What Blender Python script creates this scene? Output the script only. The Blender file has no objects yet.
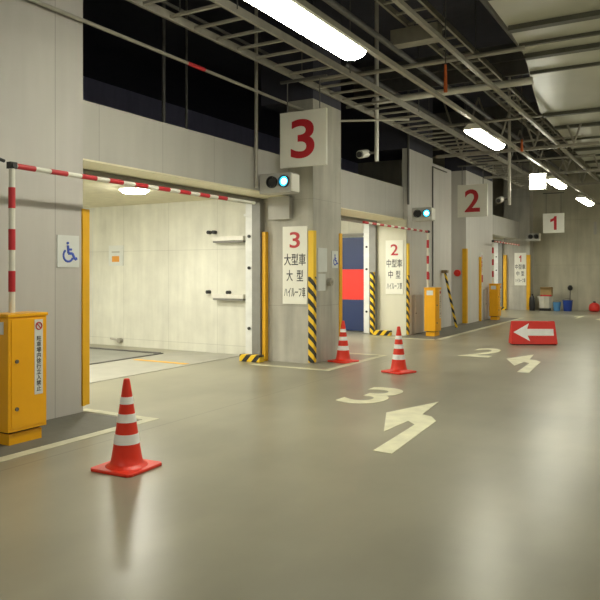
import bpy, bmesh, math, random
from mathutils import Vector, Matrix
random.seed(7)
PI = math.pi
C = bpy.context.scene.collection
SC = bpy.context.scene

# ------------------------------------------------------------------ materials
def new_mat(name):
    m = bpy.data.materials.new(name); m.use_nodes = True
    nt = m.node_tree
    return m, nt, nt.nodes['Principled BSDF']

def N(nt, t, **kw):
    n = nt.nodes.new(t)
    for k, v in kw.items(): setattr(n, k, v)
    return n

def math_node(nt, op, a, b=None, clamp=False):
    n = N(nt, 'ShaderNodeMath', operation=op, use_clamp=clamp)
    for i, v in enumerate((a, b)):
        if v is None: continue
        if isinstance(v, (int, float)): n.inputs[i].default_value = v
        else: nt.links.new(v, n.inputs[i])
    return n.outputs[0]

def paint(name, col, rough=0.5, metal=0.0, var=0.08, scale=6.0, spec=0.5):
    m, nt, b = new_mat(name)
    tc = N(nt, 'ShaderNodeTexCoord')
    nz = N(nt, 'ShaderNodeTexNoise'); nz.inputs['Scale'].default_value = scale; nz.inputs['Detail'].default_value = 5
    nt.links.new(tc.outputs['Object'], nz.inputs['Vector'])
    r = N(nt, 'ShaderNodeValToRGB')
    r.color_ramp.elements[0].position = 0.3; r.color_ramp.elements[1].position = 0.7
    r.color_ramp.elements[0].color = (*[c * (1 - var) for c in col], 1)
    r.color_ramp.elements[1].color = (*[min(1, c * (1 + var)) for c in col], 1)
    nt.links.new(nz.outputs['Fac'], r.inputs['Fac'])
    nt.links.new(r.outputs['Color'], b.inputs['Base Color'])
    b.inputs['Roughness'].default_value = rough; b.inputs['Metallic'].default_value = metal
    b.inputs['Specular IOR Level'].default_value = spec
    return m

def emit(name, col, strength):
    m, nt, b = new_mat(name)
    b.inputs['Base Color'].default_value = (*col, 1)
    b.inputs['Emission Color'].default_value = (*col, 1)
    b.inputs['Emission Strength'].default_value = strength
    return m

def joint_line(nt, coord, period, offset, width):
    """1 on a thin groove every `period` along coord, else 0"""
    a = math_node(nt, 'ADD', coord, -offset + period * 100)
    f = math_node(nt, 'MODULO', a, period)
    return math_node(nt, 'LESS_THAN', f, width)

def concrete(name, col, rough=0.75, var=0.14, joints=(), dark=0.72, stain=0.12, bump=0.15):
    m, nt, b = new_mat(name)
    geo = N(nt, 'ShaderNodeNewGeometry')
    sep = N(nt, 'ShaderNodeSeparateXYZ'); nt.links.new(geo.outputs['Position'], sep.inputs[0])
    n1 = N(nt, 'ShaderNodeTexNoise'); n1.inputs['Scale'].default_value = 1.1; n1.inputs['Detail'].default_value = 8; n1.inputs['Roughness'].default_value = 0.6
    nt.links.new(geo.outputs['Position'], n1.inputs['Vector'])
    mp = N(nt, 'ShaderNodeMapping'); mp.inputs['Scale'].default_value = (3, 3, 0.35)
    nt.links.new(geo.outputs['Position'], mp.inputs['Vector'])
    n2 = N(nt, 'ShaderNodeTexNoise'); n2.inputs['Scale'].default_value = 2.0; n2.inputs['Detail'].default_value = 6
    nt.links.new(mp.outputs[0], n2.inputs['Vector'])
    n3 = N(nt, 'ShaderNodeTexNoise'); n3.inputs['Scale'].default_value = 40; n3.inputs['Detail'].default_value = 4
    nt.links.new(geo.outputs['Position'], n3.inputs['Vector'])
    v = math_node(nt, 'ADD', math_node(nt, 'MULTIPLY', math_node(nt, 'SUBTRACT', n1.outputs['Fac'], 0.5), var * 3),
                  math_node(nt, 'MULTIPLY', math_node(nt, 'SUBTRACT', n2.outputs['Fac'], 0.5), stain * 3))
    v = math_node(nt, 'ADD', v, 1.0)
    for ax, p, off, w in joints:
        j = joint_line(nt, sep.outputs[ax], p, off, w)
        v = math_node(nt, 'MULTIPLY', v, math_node(nt, 'SUBTRACT', 1.0, math_node(nt, 'MULTIPLY', j, 1 - dark)))
    vm = N(nt, 'ShaderNodeVectorMath', operation='SCALE'); vm.inputs[0].default_value = col
    nt.links.new(v, vm.inputs['Scale'])
    nt.links.new(vm.outputs[0], b.inputs['Base Color'])
    b.inputs['Roughness'].default_value = rough
    bp = N(nt, 'ShaderNodeBump'); bp.inputs['Strength'].default_value = bump; bp.inputs['Distance'].default_value = 0.01
    nt.links.new(n3.outputs['Fac'], bp.inputs['Height']); nt.links.new(bp.outputs[0], b.inputs['Normal'])
    return m

def floor_mat():
    m, nt, b = new_mat('polished_floor')
    geo = N(nt, 'ShaderNodeNewGeometry')
    sep = N(nt, 'ShaderNodeSeparateXYZ'); nt.links.new(geo.outputs['Position'], sep.inputs[0])
    n1 = N(nt, 'ShaderNodeTexNoise'); n1.inputs['Scale'].default_value = 0.6; n1.inputs['Detail'].default_value = 5; n1.inputs['Roughness'].default_value = 0.5
    nt.links.new(geo.outputs['Position'], n1.inputs['Vector'])
    mp = N(nt, 'ShaderNodeMapping'); mp.inputs['Scale'].default_value = (1.4, 0.4, 1); mp.inputs['Rotation'].default_value = (0, 0, 0.25)
    nt.links.new(geo.outputs['Position'], mp.inputs['Vector'])
    n2 = N(nt, 'ShaderNodeTexNoise'); n2.inputs['Scale'].default_value = 1.2; n2.inputs['Detail'].default_value = 8
    nt.links.new(mp.outputs[0], n2.inputs['Vector'])
    v = math_node(nt, 'ADD', math_node(nt, 'MULTIPLY', math_node(nt, 'SUBTRACT', n1.outputs['Fac'], 0.5), 0.85),
                  math_node(nt, 'MULTIPLY', math_node(nt, 'SUBTRACT', n2.outputs['Fac'], 0.5), 0.42))
    v = math_node(nt, 'ADD', v, 1.0)
    for ax, p, off, w in (('X', 4.3, -4.66, 0.014),):
        j = joint_line(nt, sep.outputs[ax], p, off, w)
        v = math_node(nt, 'MULTIPLY', v, math_node(nt, 'SUBTRACT', 1.0, math_node(nt, 'MULTIPLY', j, 0.35)))
    vm = N(nt, 'ShaderNodeVectorMath', operation='SCALE'); vm.inputs[0].default_value = (0.29, 0.275, 0.205)
    nt.links.new(v, vm.inputs['Scale'])
    nt.links.new(vm.outputs[0], b.inputs['Base Color'])
    r = math_node(nt, 'ADD', math_node(nt, 'MULTIPLY', n1.outputs['Fac'], 0.12), 0.21)
    b.inputs['Roughness'].default_value = 0.31
    b.inputs['Specular IOR Level'].default_value = 0.55
    bp = N(nt, 'ShaderNodeBump'); bp.inputs['Strength'].default_value = 0.01; bp.inputs['Distance'].default_value = 0.005
    n3 = N(nt, 'ShaderNodeTexNoise'); n3.inputs['Scale'].default_value = 9; n3.inputs['Detail'].default_value = 3
    nt.links.new(geo.outputs['Position'], n3.inputs['Vector'])
    nt.links.new(n3.outputs['Fac'], bp.inputs['Height']); nt.links.new(bp.outputs[0], b.inputs['Normal'])
    return m

def hazard(name, split=None, period=0.19, axis='Z', c1=(0.86, 0.56, 0.02), c2=(0.02, 0.02, 0.02)):
    """diagonal yellow and black tape; plain yellow above z = split"""
    m, nt, b = new_mat(name)
    geo = N(nt, 'ShaderNodeNewGeometry')
    sep = N(nt, 'ShaderNodeSeparateXYZ'); nt.links.new(geo.outputs['Position'], sep.inputs[0])
    hx = math_node(nt, 'ADD', sep.outputs['X'], sep.outputs['Y'])
    if axis == 'Z':
        s = math_node(nt, 'ADD', sep.outputs['Z'], math_node(nt, 'MULTIPLY', hx, 0.9))
    else:
        s = math_node(nt, 'ADD', sep.outputs['X'], math_node(nt, 'MULTIPLY', sep.outputs['Z'], -0.9))
    f = math_node(nt, 'MODULO', math_node(nt, 'ADD', s, period * 200), period)
    k = math_node(nt, 'LESS_THAN', f, period * 0.5)
    if split is not None:
        k = math_node(nt, 'MULTIPLY', k, math_node(nt, 'LESS_THAN', sep.outputs['Z'], split))
    mx = N(nt, 'ShaderNodeMix', data_type='RGBA')
    mx.inputs['A'].default_value = (*c1, 1); mx.inputs['B'].default_value = (*c2, 1)
    nt.links.new(k, mx.inputs['Factor']); nt.links.new(mx.outputs['Result'], b.inputs['Base Color'])
    b.inputs['Roughness'].default_value = 0.5
    return m

M = {}
M['floor'] = floor_mat()
M['panel_wall'] = concrete('painted_wall_panel', (0.50, 0.48, 0.455), 0.6, 0.05, [('Y', 1.1, 4.95, 0.012)], 0.72, 0.06, 0.05)
M['jamb_lit'] = concrete('jamb_room_light', (0.70, 0.68, 0.56), 0.5, 0.04, (), 0.8, 0.04, 0.05)  # pale cream holds the glow from the second lift room
M['soffit_lit'] = concrete('soffit_room_light', (0.85, 0.80, 0.60), 0.5, 0.03, (), 0.8, 0.03, 0.05)  # light cream stands in for room light on the lintel undersides
M['lintel'] = concrete('lintel_panel', (0.50, 0.485, 0.45), 0.65, 0.06, [('Y', 1.1, 6.87, 0.012)], 0.78, 0.06, 0.05)
M['panel_far_lit'] = concrete('brightened_far_panel', (0.62, 0.60, 0.57), 0.6, 0.05, [('Y', 1.1, 4.95, 0.012)], 0.75, 0.06, 0.05)  # lighter copy of the wall panel, makes up for weak light far off
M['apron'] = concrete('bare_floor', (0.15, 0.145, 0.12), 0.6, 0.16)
M['pillar'] = concrete('bare_concrete', (0.45, 0.435, 0.385), 0.8, 0.24, [('Z', 1.8, 2.75, 0.01)], 0.8, 0.24, 0.25)
M['room'] = concrete('cast_concrete', (0.68, 0.675, 0.60), 0.8, 0.2, [('X', 1.2, -7.9, 0.013), ('Z', 1.8, 1.95, 0.013)], 0.84, 0.13, 0.25)
M['room_ceiling'] = concrete('room_ceiling', (0.66, 0.62, 0.46), 0.8, 0.03)
M['back'] = concrete('back_wall', (0.48, 0.455, 0.355), 0.8, 0.16, [('X', 1.8, -4.2, 0.014), ('Z', 1.8, 1.8, 0.014)], 0.8, 0.16, 0.2)
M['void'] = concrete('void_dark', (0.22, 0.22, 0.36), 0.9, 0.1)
M['ceiling'] = concrete('ceiling_dark', (0.06, 0.06, 0.085), 0.9, 0.15)
M['deck'] = paint('deck_sheet', (0.46, 0.46, 0.38), 0.38, 0.0, 0.10, 0.8)
M['deck_rib'] = paint('deck_rib', (0.10, 0.10, 0.08), 0.6)
M['steel'] = paint('galvanised_steel', (0.38, 0.36, 0.31), 0.5, 0.25, 0.12)
M['steel_dark'] = paint('dull_steel', (0.15, 0.145, 0.14), 0.5, 0.3, 0.12)
M['steel_pale'] = paint('pale_steel', (0.74, 0.72, 0.66), 0.45, 0.1, 0.06)
M['frame_white'] = paint('white_frame', (0.72, 0.73, 0.72), 0.45)
M['frame_grey'] = paint('grey_frame', (0.24, 0.235, 0.22), 0.5)
M['yellow'] = paint('yellow_enamel', (0.86, 0.41, 0.004), 0.38, 0, 0.04, 3)
M['yellow_guard'] = paint('yellow_guard', (0.78, 0.42, 0.012), 0.5, 0, 0.05)
M['hazard_split'] = hazard('hazard_half', 1.45)
M['hazard'] = hazard('hazard_full')
M['hazard_bar'] = hazard('hazard_bar', None, 0.20, 'X')
M['red_cone'] = paint('cone_red', (0.80, 0.035, 0.012), 0.42, 0, 0.05)
M['red'] = paint('red_paint', (0.72, 0.03, 0.02), 0.4, 0, 0.04)
M['red_bar'] = paint('red_band', (0.50, 0.02, 0.03), 0.45)
M['white_bar'] = paint('white_pole', (0.72, 0.71, 0.63), 0.45)
M['white_band'] = paint('reflective_white', (0.95, 0.95, 0.97), 0.35)
M['sign_white'] = paint('sign_white', (0.85, 0.84, 0.76), 0.45, 0, 0.02)
M['sign_red'] = paint('sign_red', (0.50, 0.02, 0.03), 0.45, 0, 0.03)
M['ink'] = paint('black_ink', (0.03, 0.03, 0.035), 0.5)
M['blue_ink'] = paint('blue_ink', (0.05, 0.10, 0.50), 0.5)
M['black'] = paint('black_rubber', (0.018, 0.018, 0.02), 0.5)
M['grey_box'] = paint('grey_enamel', (0.44, 0.43, 0.40), 0.5, 0, 0.05)
M['beige_box'] = paint('beige_enamel', (0.42, 0.38, 0.34), 0.5, 0, 0.05)
M['paper'] = paint('white_paper', (0.66, 0.68, 0.66), 0.6, 0, 0.03)
M['orange'] = paint('orange_print', (0.75, 0.33, 0.05), 0.5)
M['orange_cord'] = paint('orange_cord', (0.65, 0.14, 0.03), 0.5)
M['navy'] = paint('navy_panel', (0.022, 0.04, 0.13), 0.4, 0, 0.05, 2)
M['red_panel'] = paint('red_panel', (0.80, 0.04, 0.03), 0.4, 0, 0.04, 2)
M['floor_white'] = paint('floor_marking_white', (0.78, 0.76, 0.55), 0.45, 0, 0.12, 5)
M['floor_line'] = paint('floor_line', (0.60, 0.585, 0.43), 0.45, 0, 0.18, 4)
M['floor_pale'] = paint('pale_floor_strip', (0.38, 0.37, 0.32), 0.5, 0, 0.08, 3)
M['pallet'] = paint('lift_plate', (0.30, 0.30, 0.27), 0.5, 0.2, 0.1, 3)
M['light_blue'] = paint('light_blue_plastic', (0.10, 0.30, 0.60), 0.4)
M['blue'] = paint('blue_plastic', (0.02, 0.06, 0.35), 0.4)
M['card'] = paint('cardboard', (0.36, 0.24, 0.10), 0.8, 0, 0.1)
M['sack'] = paint('white_sack', (0.62, 0.60, 0.52), 0.7, 0, 0.06)
M['tube'] = emit('lamp_glow', (1.0, 0.975, 0.80), 26)
M['tube_far'] = emit('square_lamp_glow', (1.0, 1.0, 0.86), 14)
M['dome_glow'] = emit('round_lamp_glow', (1.0, 0.97, 0.84), 60)
M['room_glow'] = emit('room_lamp_glow', (1.0, 0.975, 0.83), 72)
M['cyan'] = emit('cyan_signal', (0.03, 0.50, 0.85), 2.2)
M['cyan_core'] = emit('cyan_core', (0.35, 0.95, 1.0), 3)

# ------------------------------------------------------------------ mesh helpers
def box(bm, x0, x1, y0, y1, z0, z1):
    vs = [bm.verts.new((x, y, z)) for x in (x0, x1) for y in (y0, y1) for z in (z0, z1)]
    for f in ((0, 1, 3, 2), (4, 6, 7, 5), (0, 4, 5, 1), (2, 3, 7, 6), (0, 2, 6, 4), (1, 5, 7, 3)):
        bm.faces.new([vs[i] for i in f])
    return vs

def tube(bm, p0, p1, r, n=10, r2=None):
    p0 = Vector(p0); p1 = Vector(p1); d = (p1 - p0).normalized()
    up = Vector((0, 0, 1)) if abs(d.z) < 0.9 else Vector((1, 0, 0))
    a = d.cross(up).normalized(); b = d.cross(a)
    r2 = r if r2 is None else r2
    R0 = [bm.verts.new(p0 + (a * math.cos(2 * PI * i / n) + b * math.sin(2 * PI * i / n)) * r) for i in range(n)]
    R1 = [bm.verts.new(p1 + (a * math.cos(2 * PI * i / n) + b * math.sin(2 * PI * i / n)) * r2) for i in range(n)]
    for i in range(n):
        bm.faces.new((R0[i], R0[(i + 1) % n], R1[(i + 1) % n], R1[i]))
    bm.faces.new(R0[::-1]); bm.faces.new(R1)

def path(bm, pts, r, n=8):
    for a, b in zip(pts[:-1], pts[1:]): tube(bm, a, b, r, n)

def lathe(bm, prof, n=32, c=(0, 0, 0)):
    rings = []
    for r, z in prof:
        rings.append([bm.verts.new((c[0] + r * math.cos(2 * PI * i / n), c[1] + r * math.sin(2 * PI * i / n), c[2] + z)) for i in range(n)])
    for A, B in zip(rings[:-1], rings[1:]):
        for i in range(n): bm.faces.new((A[i], A[(i + 1) % n], B[(i + 1) % n], B[i]))
    bm.faces.new(rings[0][::-1]); bm.faces.new(rings[-1])

def prism(bm, pts, z0, z1):
    """polygon pts (x,y) extruded in z"""
    lo = [bm.verts.new((x, y, z0)) for x, y in pts]; hi = [bm.verts.new((x, y, z1)) for x, y in pts]
    n = len(pts)
    for i in range(n): bm.faces.new((lo[i], lo[(i + 1) % n], hi[(i + 1) % n], hi[i]))
    bm.faces.new(lo[::-1]); bm.faces.new(hi)

def MB(): return bmesh.new()

def obj(name, bm, mat, parent=None, bevel=0.0, smooth=False, loc=None, rot=None):
    bmesh.ops.recalc_face_normals(bm, faces=bm.faces[:])
    me = bpy.data.meshes.new(name)
    # recentre the mesh on its own base so that every object has a real origin
    cs = [v.co for v in bm.verts]
    if parent is None and loc is None:
        cx = (min(c.x for c in cs) + max(c.x for c in cs)) / 2; cy = (min(c.y for c in cs) + max(c.y for c in cs)) / 2
        cz = min(c.z for c in cs)
        bmesh.ops.translate(bm, verts=bm.verts[:], vec=(-cx, -cy, -cz)); loc = (cx, cy, cz)
    bm.to_mesh(me); bm.free()
    if smooth:
        for p in me.polygons: p.use_smooth = True
    me.materials.append(mat)
    o = bpy.data.objects.new(name, me); C.objects.link(o)
    if loc is not None: o.location = loc
    if rot is not None: o.rotation_euler = rot
    if parent is not None: o.parent = parent
    if bevel:
        b = o.modifiers.new('bevel', 'BEVEL'); b.width = bevel; b.segments = 2; b.limit_method = 'ANGLE'
    if smooth:
        e = o.modifiers.new('edges', 'EDGE_SPLIT'); e.split_angle = math.radians(40)
    return o

def thing(name, label, cat, loc=(0, 0, 0), rotz=0, group=None):
    o = bpy.data.objects.new(name, None); C.objects.link(o)
    o.empty_display_size = 0.1
    o.location = loc; o.rotation_euler = (0, 0, rotz); o['label'] = label; o['category'] = cat
    if group: o['group'] = group
    return o

def tag(o, label, cat, group=None):
    o['label'] = label; o['category'] = cat
    if group: o['group'] = group
    return o

def struct(name, bm, mat, label=None):
    o = obj(name, bm, mat); o['kind'] = 'structure'
    if label: o['label'] = label
    return o

def bxobj(name, ext, mat, parent=None, bevel=0.0):
    bm = MB(); box(bm, *ext); return obj(name, bm, mat, parent, bevel)

def text(name, s, mat, parent, loc, height, width=None, rot=(PI / 2, 0, 0), bold=0.02, depth=0.003, spacing=1.0, line=1.0):
    """lettering as a mesh child; loc = centre of the text, local to parent"""
    if s == '1':    # a plain sans numeral with a slanted flag
        pts = [(0.06, -0.5), (0.42, -0.5), (0.42, 0.5), (0.14, 0.5), (-0.02, 0.36), (-0.42, 0.27), (-0.42, 0.06), (0.06, 0.17)]
        w_ = width or height * 0.4
        bm = bmesh.new(); vs = [bm.verts.new((x * w_, y * height, 0)) for x, y in pts]
        bm.faces.new((vs[0], vs[1], vs[2], vs[7])); bm.faces.new((vs[7], vs[2], vs[3], vs[4])); bm.faces.new((vs[7], vs[4], vs[5], vs[6]))
        ret = bmesh.ops.extrude_face_region(bm, geom=bm.faces[:])
        bmesh.ops.translate(bm, verts=[g for g in ret['geom'] if isinstance(g, bmesh.types.BMVert)], vec=(0, 0, depth))
        return obj(name, bm, mat, parent, loc=loc, rot=rot)
    cu = bpy.data.curves.new(name, 'FONT'); cu.body = s
    cu.offset = bold; cu.extrude = 0.0; cu.space_character = spacing; cu.space_line = line
    cu.align_x = 'CENTER'
    tmp = bpy.data.objects.new('tmp', cu); C.objects.link(tmp)
    dg = bpy.context.evaluated_depsgraph_get()
    me = bpy.data.meshes.new_from_object(tmp.evaluated_get(dg))
    bpy.data.objects.remove(tmp); bpy.data.curves.remove(cu)
    xs = [v.co.x for v in me.vertices]; ys = [v.co.y for v in me.vertices]
    x0, x1, y0, y1 = min(xs), max(xs), min(ys), max(ys)
    sy = height / (y1 - y0); sx = sy if width is None else width / (x1 - x0)
    bm = bmesh.new(); bm.from_mesh(me); bpy.data.meshes.remove(me)
    for v in bm.verts:
        v.co = Vector(((v.co.x - (x0 + x1) / 2) * sx, (v.co.y - (y0 + y1) / 2) * sy, 0))
    fs = bm.faces[:]
    ret = bmesh.ops.extrude_face_region(bm, geom=fs)
    bmesh.ops.translate(bm, verts=[g for g in ret['geom'] if isinstance(g, bmesh.types.BMVert)], vec=(0, 0, depth))
    for f in bm.faces: f.smooth = False
    return obj(name, bm, mat, parent, loc=loc, rot=rot)

# ------------------------------------------------------------------ camera
CAMZ = 1.53
cam = bpy.data.cameras.new('camera'); co = bpy.data.objects.new('camera', cam); C.objects.link(co)
cam.sensor_fit = 'HORIZONTAL'; cam.sensor_width = 36; cam.lens = 36 * 690 / 600
cam.shift_y = -28 / 600
co.location = (0, 0, CAMZ); co.rotation_euler = (PI / 2, 0, math.radians(30.1))
cam.clip_end = 200
SC.camera = co

# ------------------------------------------------------------------ setting
TOP = 6.6
bm = MB(); box(bm, -14, 9, -7, 29.5, -0.2, 0); struct('floor', bm, M['floor'])
bm = MB(); box(bm, -14, 9, -7, 29.5, TOP, TOP + 0.2); struct('ceiling', bm, M['ceiling'])
bm = MB(); box(bm, -14, 9, 29.2, 29.5, 0, TOP); struct('wall_back', bm, M['back'])
bm = MB(); box(bm, 8.7, 9, -7, 29.2, 0, TOP); struct('wall_right', bm, M['back'])
bm = MB(); box(bm, -14, 8.7, -7, -6.8, 0, TOP); struct('wall_front', bm, M['back'])
bm = MB(); box(bm, -6.75, -5.83, -6.8, 5.33, 0, TOP); struct('wall_left', bm, M['panel_wall'])
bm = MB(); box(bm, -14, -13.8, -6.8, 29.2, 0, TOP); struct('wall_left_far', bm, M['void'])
# pillars
PT = 4.42
bm = MB(); box(bm, -6.58, -5.57, 10.04, 11.07, 0, 3.48); box(bm, -6.05, -5.57, 10.04, 11.07, 3.48, PT); struct('pillar', bm, M['pillar'])
bm = MB(); box(bm, -6.88, -6.1, 15.7, 17.5, 0, 3.58); box(bm, -6.24, -6.1, 15.7, 17.5, 3.58, PT + 0.1); struct('pillar', bm, M['panel_far_lit'])
bm = MB(); box(bm, -6.6, -5.95, 20.0, 23.0, 0, PT + 0.1); struct('pillar', bm, M['panel_far_lit'])
bm = MB(); box(bm, -6.92, -5.9, 28.5, 29.2, 0, TOP); struct('pillar', bm, M['pillar'])
bm = MB(); box(bm, -6.6, -5.57, 10.04, 11.07, PT, TOP); struct('beam_block', bm, M['ceiling'])
bm = MB(); box(bm, -6.88, -6.1, 15.7, 17.5, PT + 0.1, TOP); struct('beam_block', bm, M['ceiling'])
bm = MB(); box(bm, -6.6, -5.95, 20.0, 23.0, PT + 0.1, TOP); struct('beam_block', bm, M['ceiling'])
bm = MB(); box(bm, -6.5, -6.14, 17.5, 19.2, 0, PT); box(bm, -6.7, -6.5, 17.5, 20.0, 0, PT); struct('wall_left_recess', bm, M['panel_far_lit'])
bm = MB(); box(bm, -6.88, -6.125, 15.665, 15.7, 0, 2.8); struct('wall_jamb_lit', bm, M['jamb_lit'])  # added thin panel, room light on the jamb put into its colour

# lintels over the openings
bm = MB(); box(bm, -6.9, -6.05, 5.33, 10.04, 2.82, 3.48)
struct('trim_1', bm, M['lintel'])
bm = MB(); box(bm, -6.6, -6.2, 11.07, 15.7, 2.82, 3.58); struct('trim_2', bm, M['lintel'])
bm = MB(); box(bm, -6.7, -6.3, 23.0, 28.5, 2.86, 3.54); struct('trim_3', bm, M['lintel'])
bm = MB(); box(bm, -6.9, -6.055, 5.33, 10.04, 2.80, 2.82); struct('trim_5', bm, M['soffit_lit'])  # added board, its cream imitates light falling on the underside
bm = MB(); box(bm, -6.9, -6.205, 11.07, 15.7, 2.80, 2.82); struct('trim_6', bm, M['soffit_lit'])
# lift rooms behind: side walls, back wall, roof slab
def room(n, y0, y1):
    bm = MB(); box(bm, -13.2, -6.9, y1, y1 + 0.22, 0, 2.9); box(bm, -13.2, -6.9, y0 - 0.22, y0, 0, 2.9); box(bm, -13.4, -13.2, y0 - 0.22, y1 + 0.22, 0, 2.9)
    struct('wall_lift_%d' % n, bm, M['room'])
    bm = MB(); box(bm, -13.2, -6.9, y0 - 0.22, y1 + 0.22, 2.9, 3.0)
    struct('ceiling_lift_%d' % n, bm, M['room_ceiling'])
room(3, 4.2, 10.5); room(2, 10.95, 16.15); room(1, 22.6, 28.95)

# corrugated deck overhead on the right with its wavy free edge
edge = [(-2.3, -6.8), (-2.3, 6), (-2.35, 8.8), (-2.36, 10.0), (-2.42, 11.2), (-2.5, 11.9), (-2.75, 13.6), (-3.0, 15.5), (-3.02, 17.5), (-3.1, 20.9), (-3.2, 29.2)]
bm = MB(); prism(bm, edge + [(8.7, 29.2), (8.7, -6.8)], 5.0, 5.15); struct('ceiling_deck', bm, M['deck'])
def edge_x(y):
    for (x0, y0), (x1, y1) in zip(edge[:-1], edge[1:]):
        if y0 <= y <= y1: return x0 + (x1 - x0) * (y - y0) / (y1 - y0)
bm = MB()
for y in (0.5, 2.3, 4.0, 6.0, 7.6, 9.95, 11.35, 15.8, 17.3, 20.7, 23.2, 26.0):
    box(bm, edge_x(y) + 0.02, 8.7, y - 0.07, y + 0.07, 4.93, 5.0)
for y in (3.1, 8.7, 10.76, 12.35, 19.05, 22.0, 24.6, 27.4):
    box(bm, edge_x(y) + 0.02, 8.7, y - 0.03, y + 0.03, 4.95, 5.0)
struct('trim_4', bm, M['deck_rib'])

# ------------------------------------------------------------------ floor paint
def line(pts, w=0.12, z=0.004, mat='floor_line', label='', closed=False):
    bm = MB()
    for (xa, ya), (xb, yb) in zip(pts[:-1], pts[1:]):
        if abs(xa - xb) < 1e-6: box(bm, xa - w / 2, xa + w / 2, min(ya, yb) - w / 2, max(ya, yb) + w / 2, 0.0005, z)
        else: box(bm, min(xa, xb) + w / 2, max(xa, xb) - w / 2, ya - w / 2, ya + w / 2, 0.0005, z)
    o = obj('floor_line', bm, M[mat]); tag(o, label, 'floor marking', 'painted lines along the wall'); return o
line([(-4.93, -2), (-4.93, 5.42), (-6.0, 5.42)], label='white floor line running past the nearest yellow cabinet, closing behind it')
line([(-6.5, 9.5), (-5.02, 9.5), (-5.02, 11.7), (-6.4, 11.7)], label='white floor line bending round the foot of the pillar marked 3')
line([(-6.8, 15.0), (-5.08, 15.0), (-5.12, 15.0), (-5.12, 23.6), (-6.2, 23.6)], label='long white floor line in front of the two farther yellow cabinets')

def floor_arrow(y, label):
    P = [(-2.42, 0), (-2.24, -0.02), (-2.34, 1.40), (-2.45, 1.58), (-2.58, 1.65), (-2.66, 2.42), (-2.95, 1.54), (-2.62, 0.70), (-2.59, 1.26), (-2.47, 1.13)]
    bm = MB(); vs = [bm.verts.new((px, y + b, 0.004)) for px, b in P]
    for f in ((0, 1, 2, 9), (9, 2, 3, 4, 8), (4, 5, 6, 8), (6, 7, 8)): bm.faces.new([vs[k] for k in f])
    ret = bmesh.ops.extrude_face_region(bm, geom=bm.faces[:])
    bmesh.ops.translate(bm, verts=[g for g in ret['geom'] if isinstance(g, bmesh.types.BMVert)], vec=(0, 0, -0.0035))
    tag(obj('floor_arrow', bm, M['floor_white']), label, 'floor marking', 'painted turn arrows')
floor_arrow(5.42, 'large white left-turn arrow painted on the floor beside the floor numeral 3')
floor_arrow(10.8, 'white left-turn arrow painted on the floor just before the red arrow board')
floor_arrow(22.6, 'small far white arrow painted on the floor near the back wall')
def floor_num(s, x, y, w, h, label):
    o = text('floor_numeral', s, M['floor_white'], None, (x, y, 0.001), h, w, rot=(0, 0, 0), bold=0.015)
    tag(o, label, 'floor marking', 'painted floor numerals')
floor_num('3', -3.5, 7.86, 0.52, 1.2, 'white numeral 3 painted on the floor')
floor_num('2', -3.55, 13.1, 0.55, 1.5, 'white numeral 2 painted on the floor')
floor_num('1', -3.6, 25.0, 0.3, 1.5, 'white numeral 1 painted on the floor far off')

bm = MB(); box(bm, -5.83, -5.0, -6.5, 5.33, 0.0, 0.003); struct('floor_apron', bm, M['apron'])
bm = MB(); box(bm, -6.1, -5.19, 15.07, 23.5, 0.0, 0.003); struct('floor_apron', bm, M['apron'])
# lift 3 floor fittings
bm = MB(); box(bm, -8.65, -7.25, 4.3, 10.45, 0.0005, 0.006); tag(obj('floor_strip', bm, M['floor_pale']), 'pale floor strip across the mouth of the nearest lift bay', 'floor strip')
bm = MB(); box(bm, -12.9, -8.75, 4.6, 9.75, 0.0005, 0.012); o = obj('lift_platform', bm, M['pallet'])
tag(o, 'dull grey steel lift platform flush in the floor of the nearest bay', 'platform')
bm = MB(); box(bm, -12.9, -8.72, 9.78, 9.86, 0.0, 0.03); box(bm, -8.72, -8.66, 4.6, 9.86, 0.007, 0.02); tag(obj('edge_rail', bm, M['steel_dark']), 'dark steel edge channel along the far side of the lift platform', 'rail')
bm = MB(); box(bm, -8.5, -7.35, 8.89, 9.0, 0.007, 0.010); tag(obj('floor_line', bm, M['yellow_guard']), 'short yellow line painted on the pale strip inside the nearest bay', 'floor marking')

# ------------------------------------------------------------------ door tracks of the lift bays
def door_track(y, x, ytop, label, ylen, hx=None):
    zt = 2.725 if ylen == 4.6 else 2.73
    t = thing('door_track', label, 'door frame', (x, y, 0), 0, 'lift door frames')
    bm = MB(); box(bm, -0.33, -0.17, -0.10, 0.0, 0.02, zt); box(bm, -0.35, -0.15, -0.13, 0.0, 2.50, 2.54)
    obj('guide_post', bm, M['frame_white'], t)
    bxobj('side_channel', (-0.17, 0.0, -0.14, 0.0, 0, zt), M['frame_grey'], t)
    bxobj('head_channel', (-0.34, -0.02, -ylen, 0.0, zt, 2.79), M['frame_grey'], t)
    for z in (0.55, 1.6, 2.15):
        bm = MB(); tube(bm, (-0.25, -0.10, z), (-0.25, -0.125, z), 0.028, 8); obj('bolt', bm, M['black'], t)
    return t
door_track(10.04, -6.53, 2.68, 'white and grey door frame at the far side of the nearest lift opening', 4.6)
door_track(15.7, -6.885, 2.68, 'white and grey door frame beside the hazard post of the second lift opening', 4.5)
door_track(28.48, -6.94, 2.68, 'narrow door frame at the far side of the last lift opening', 5.3)

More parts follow.
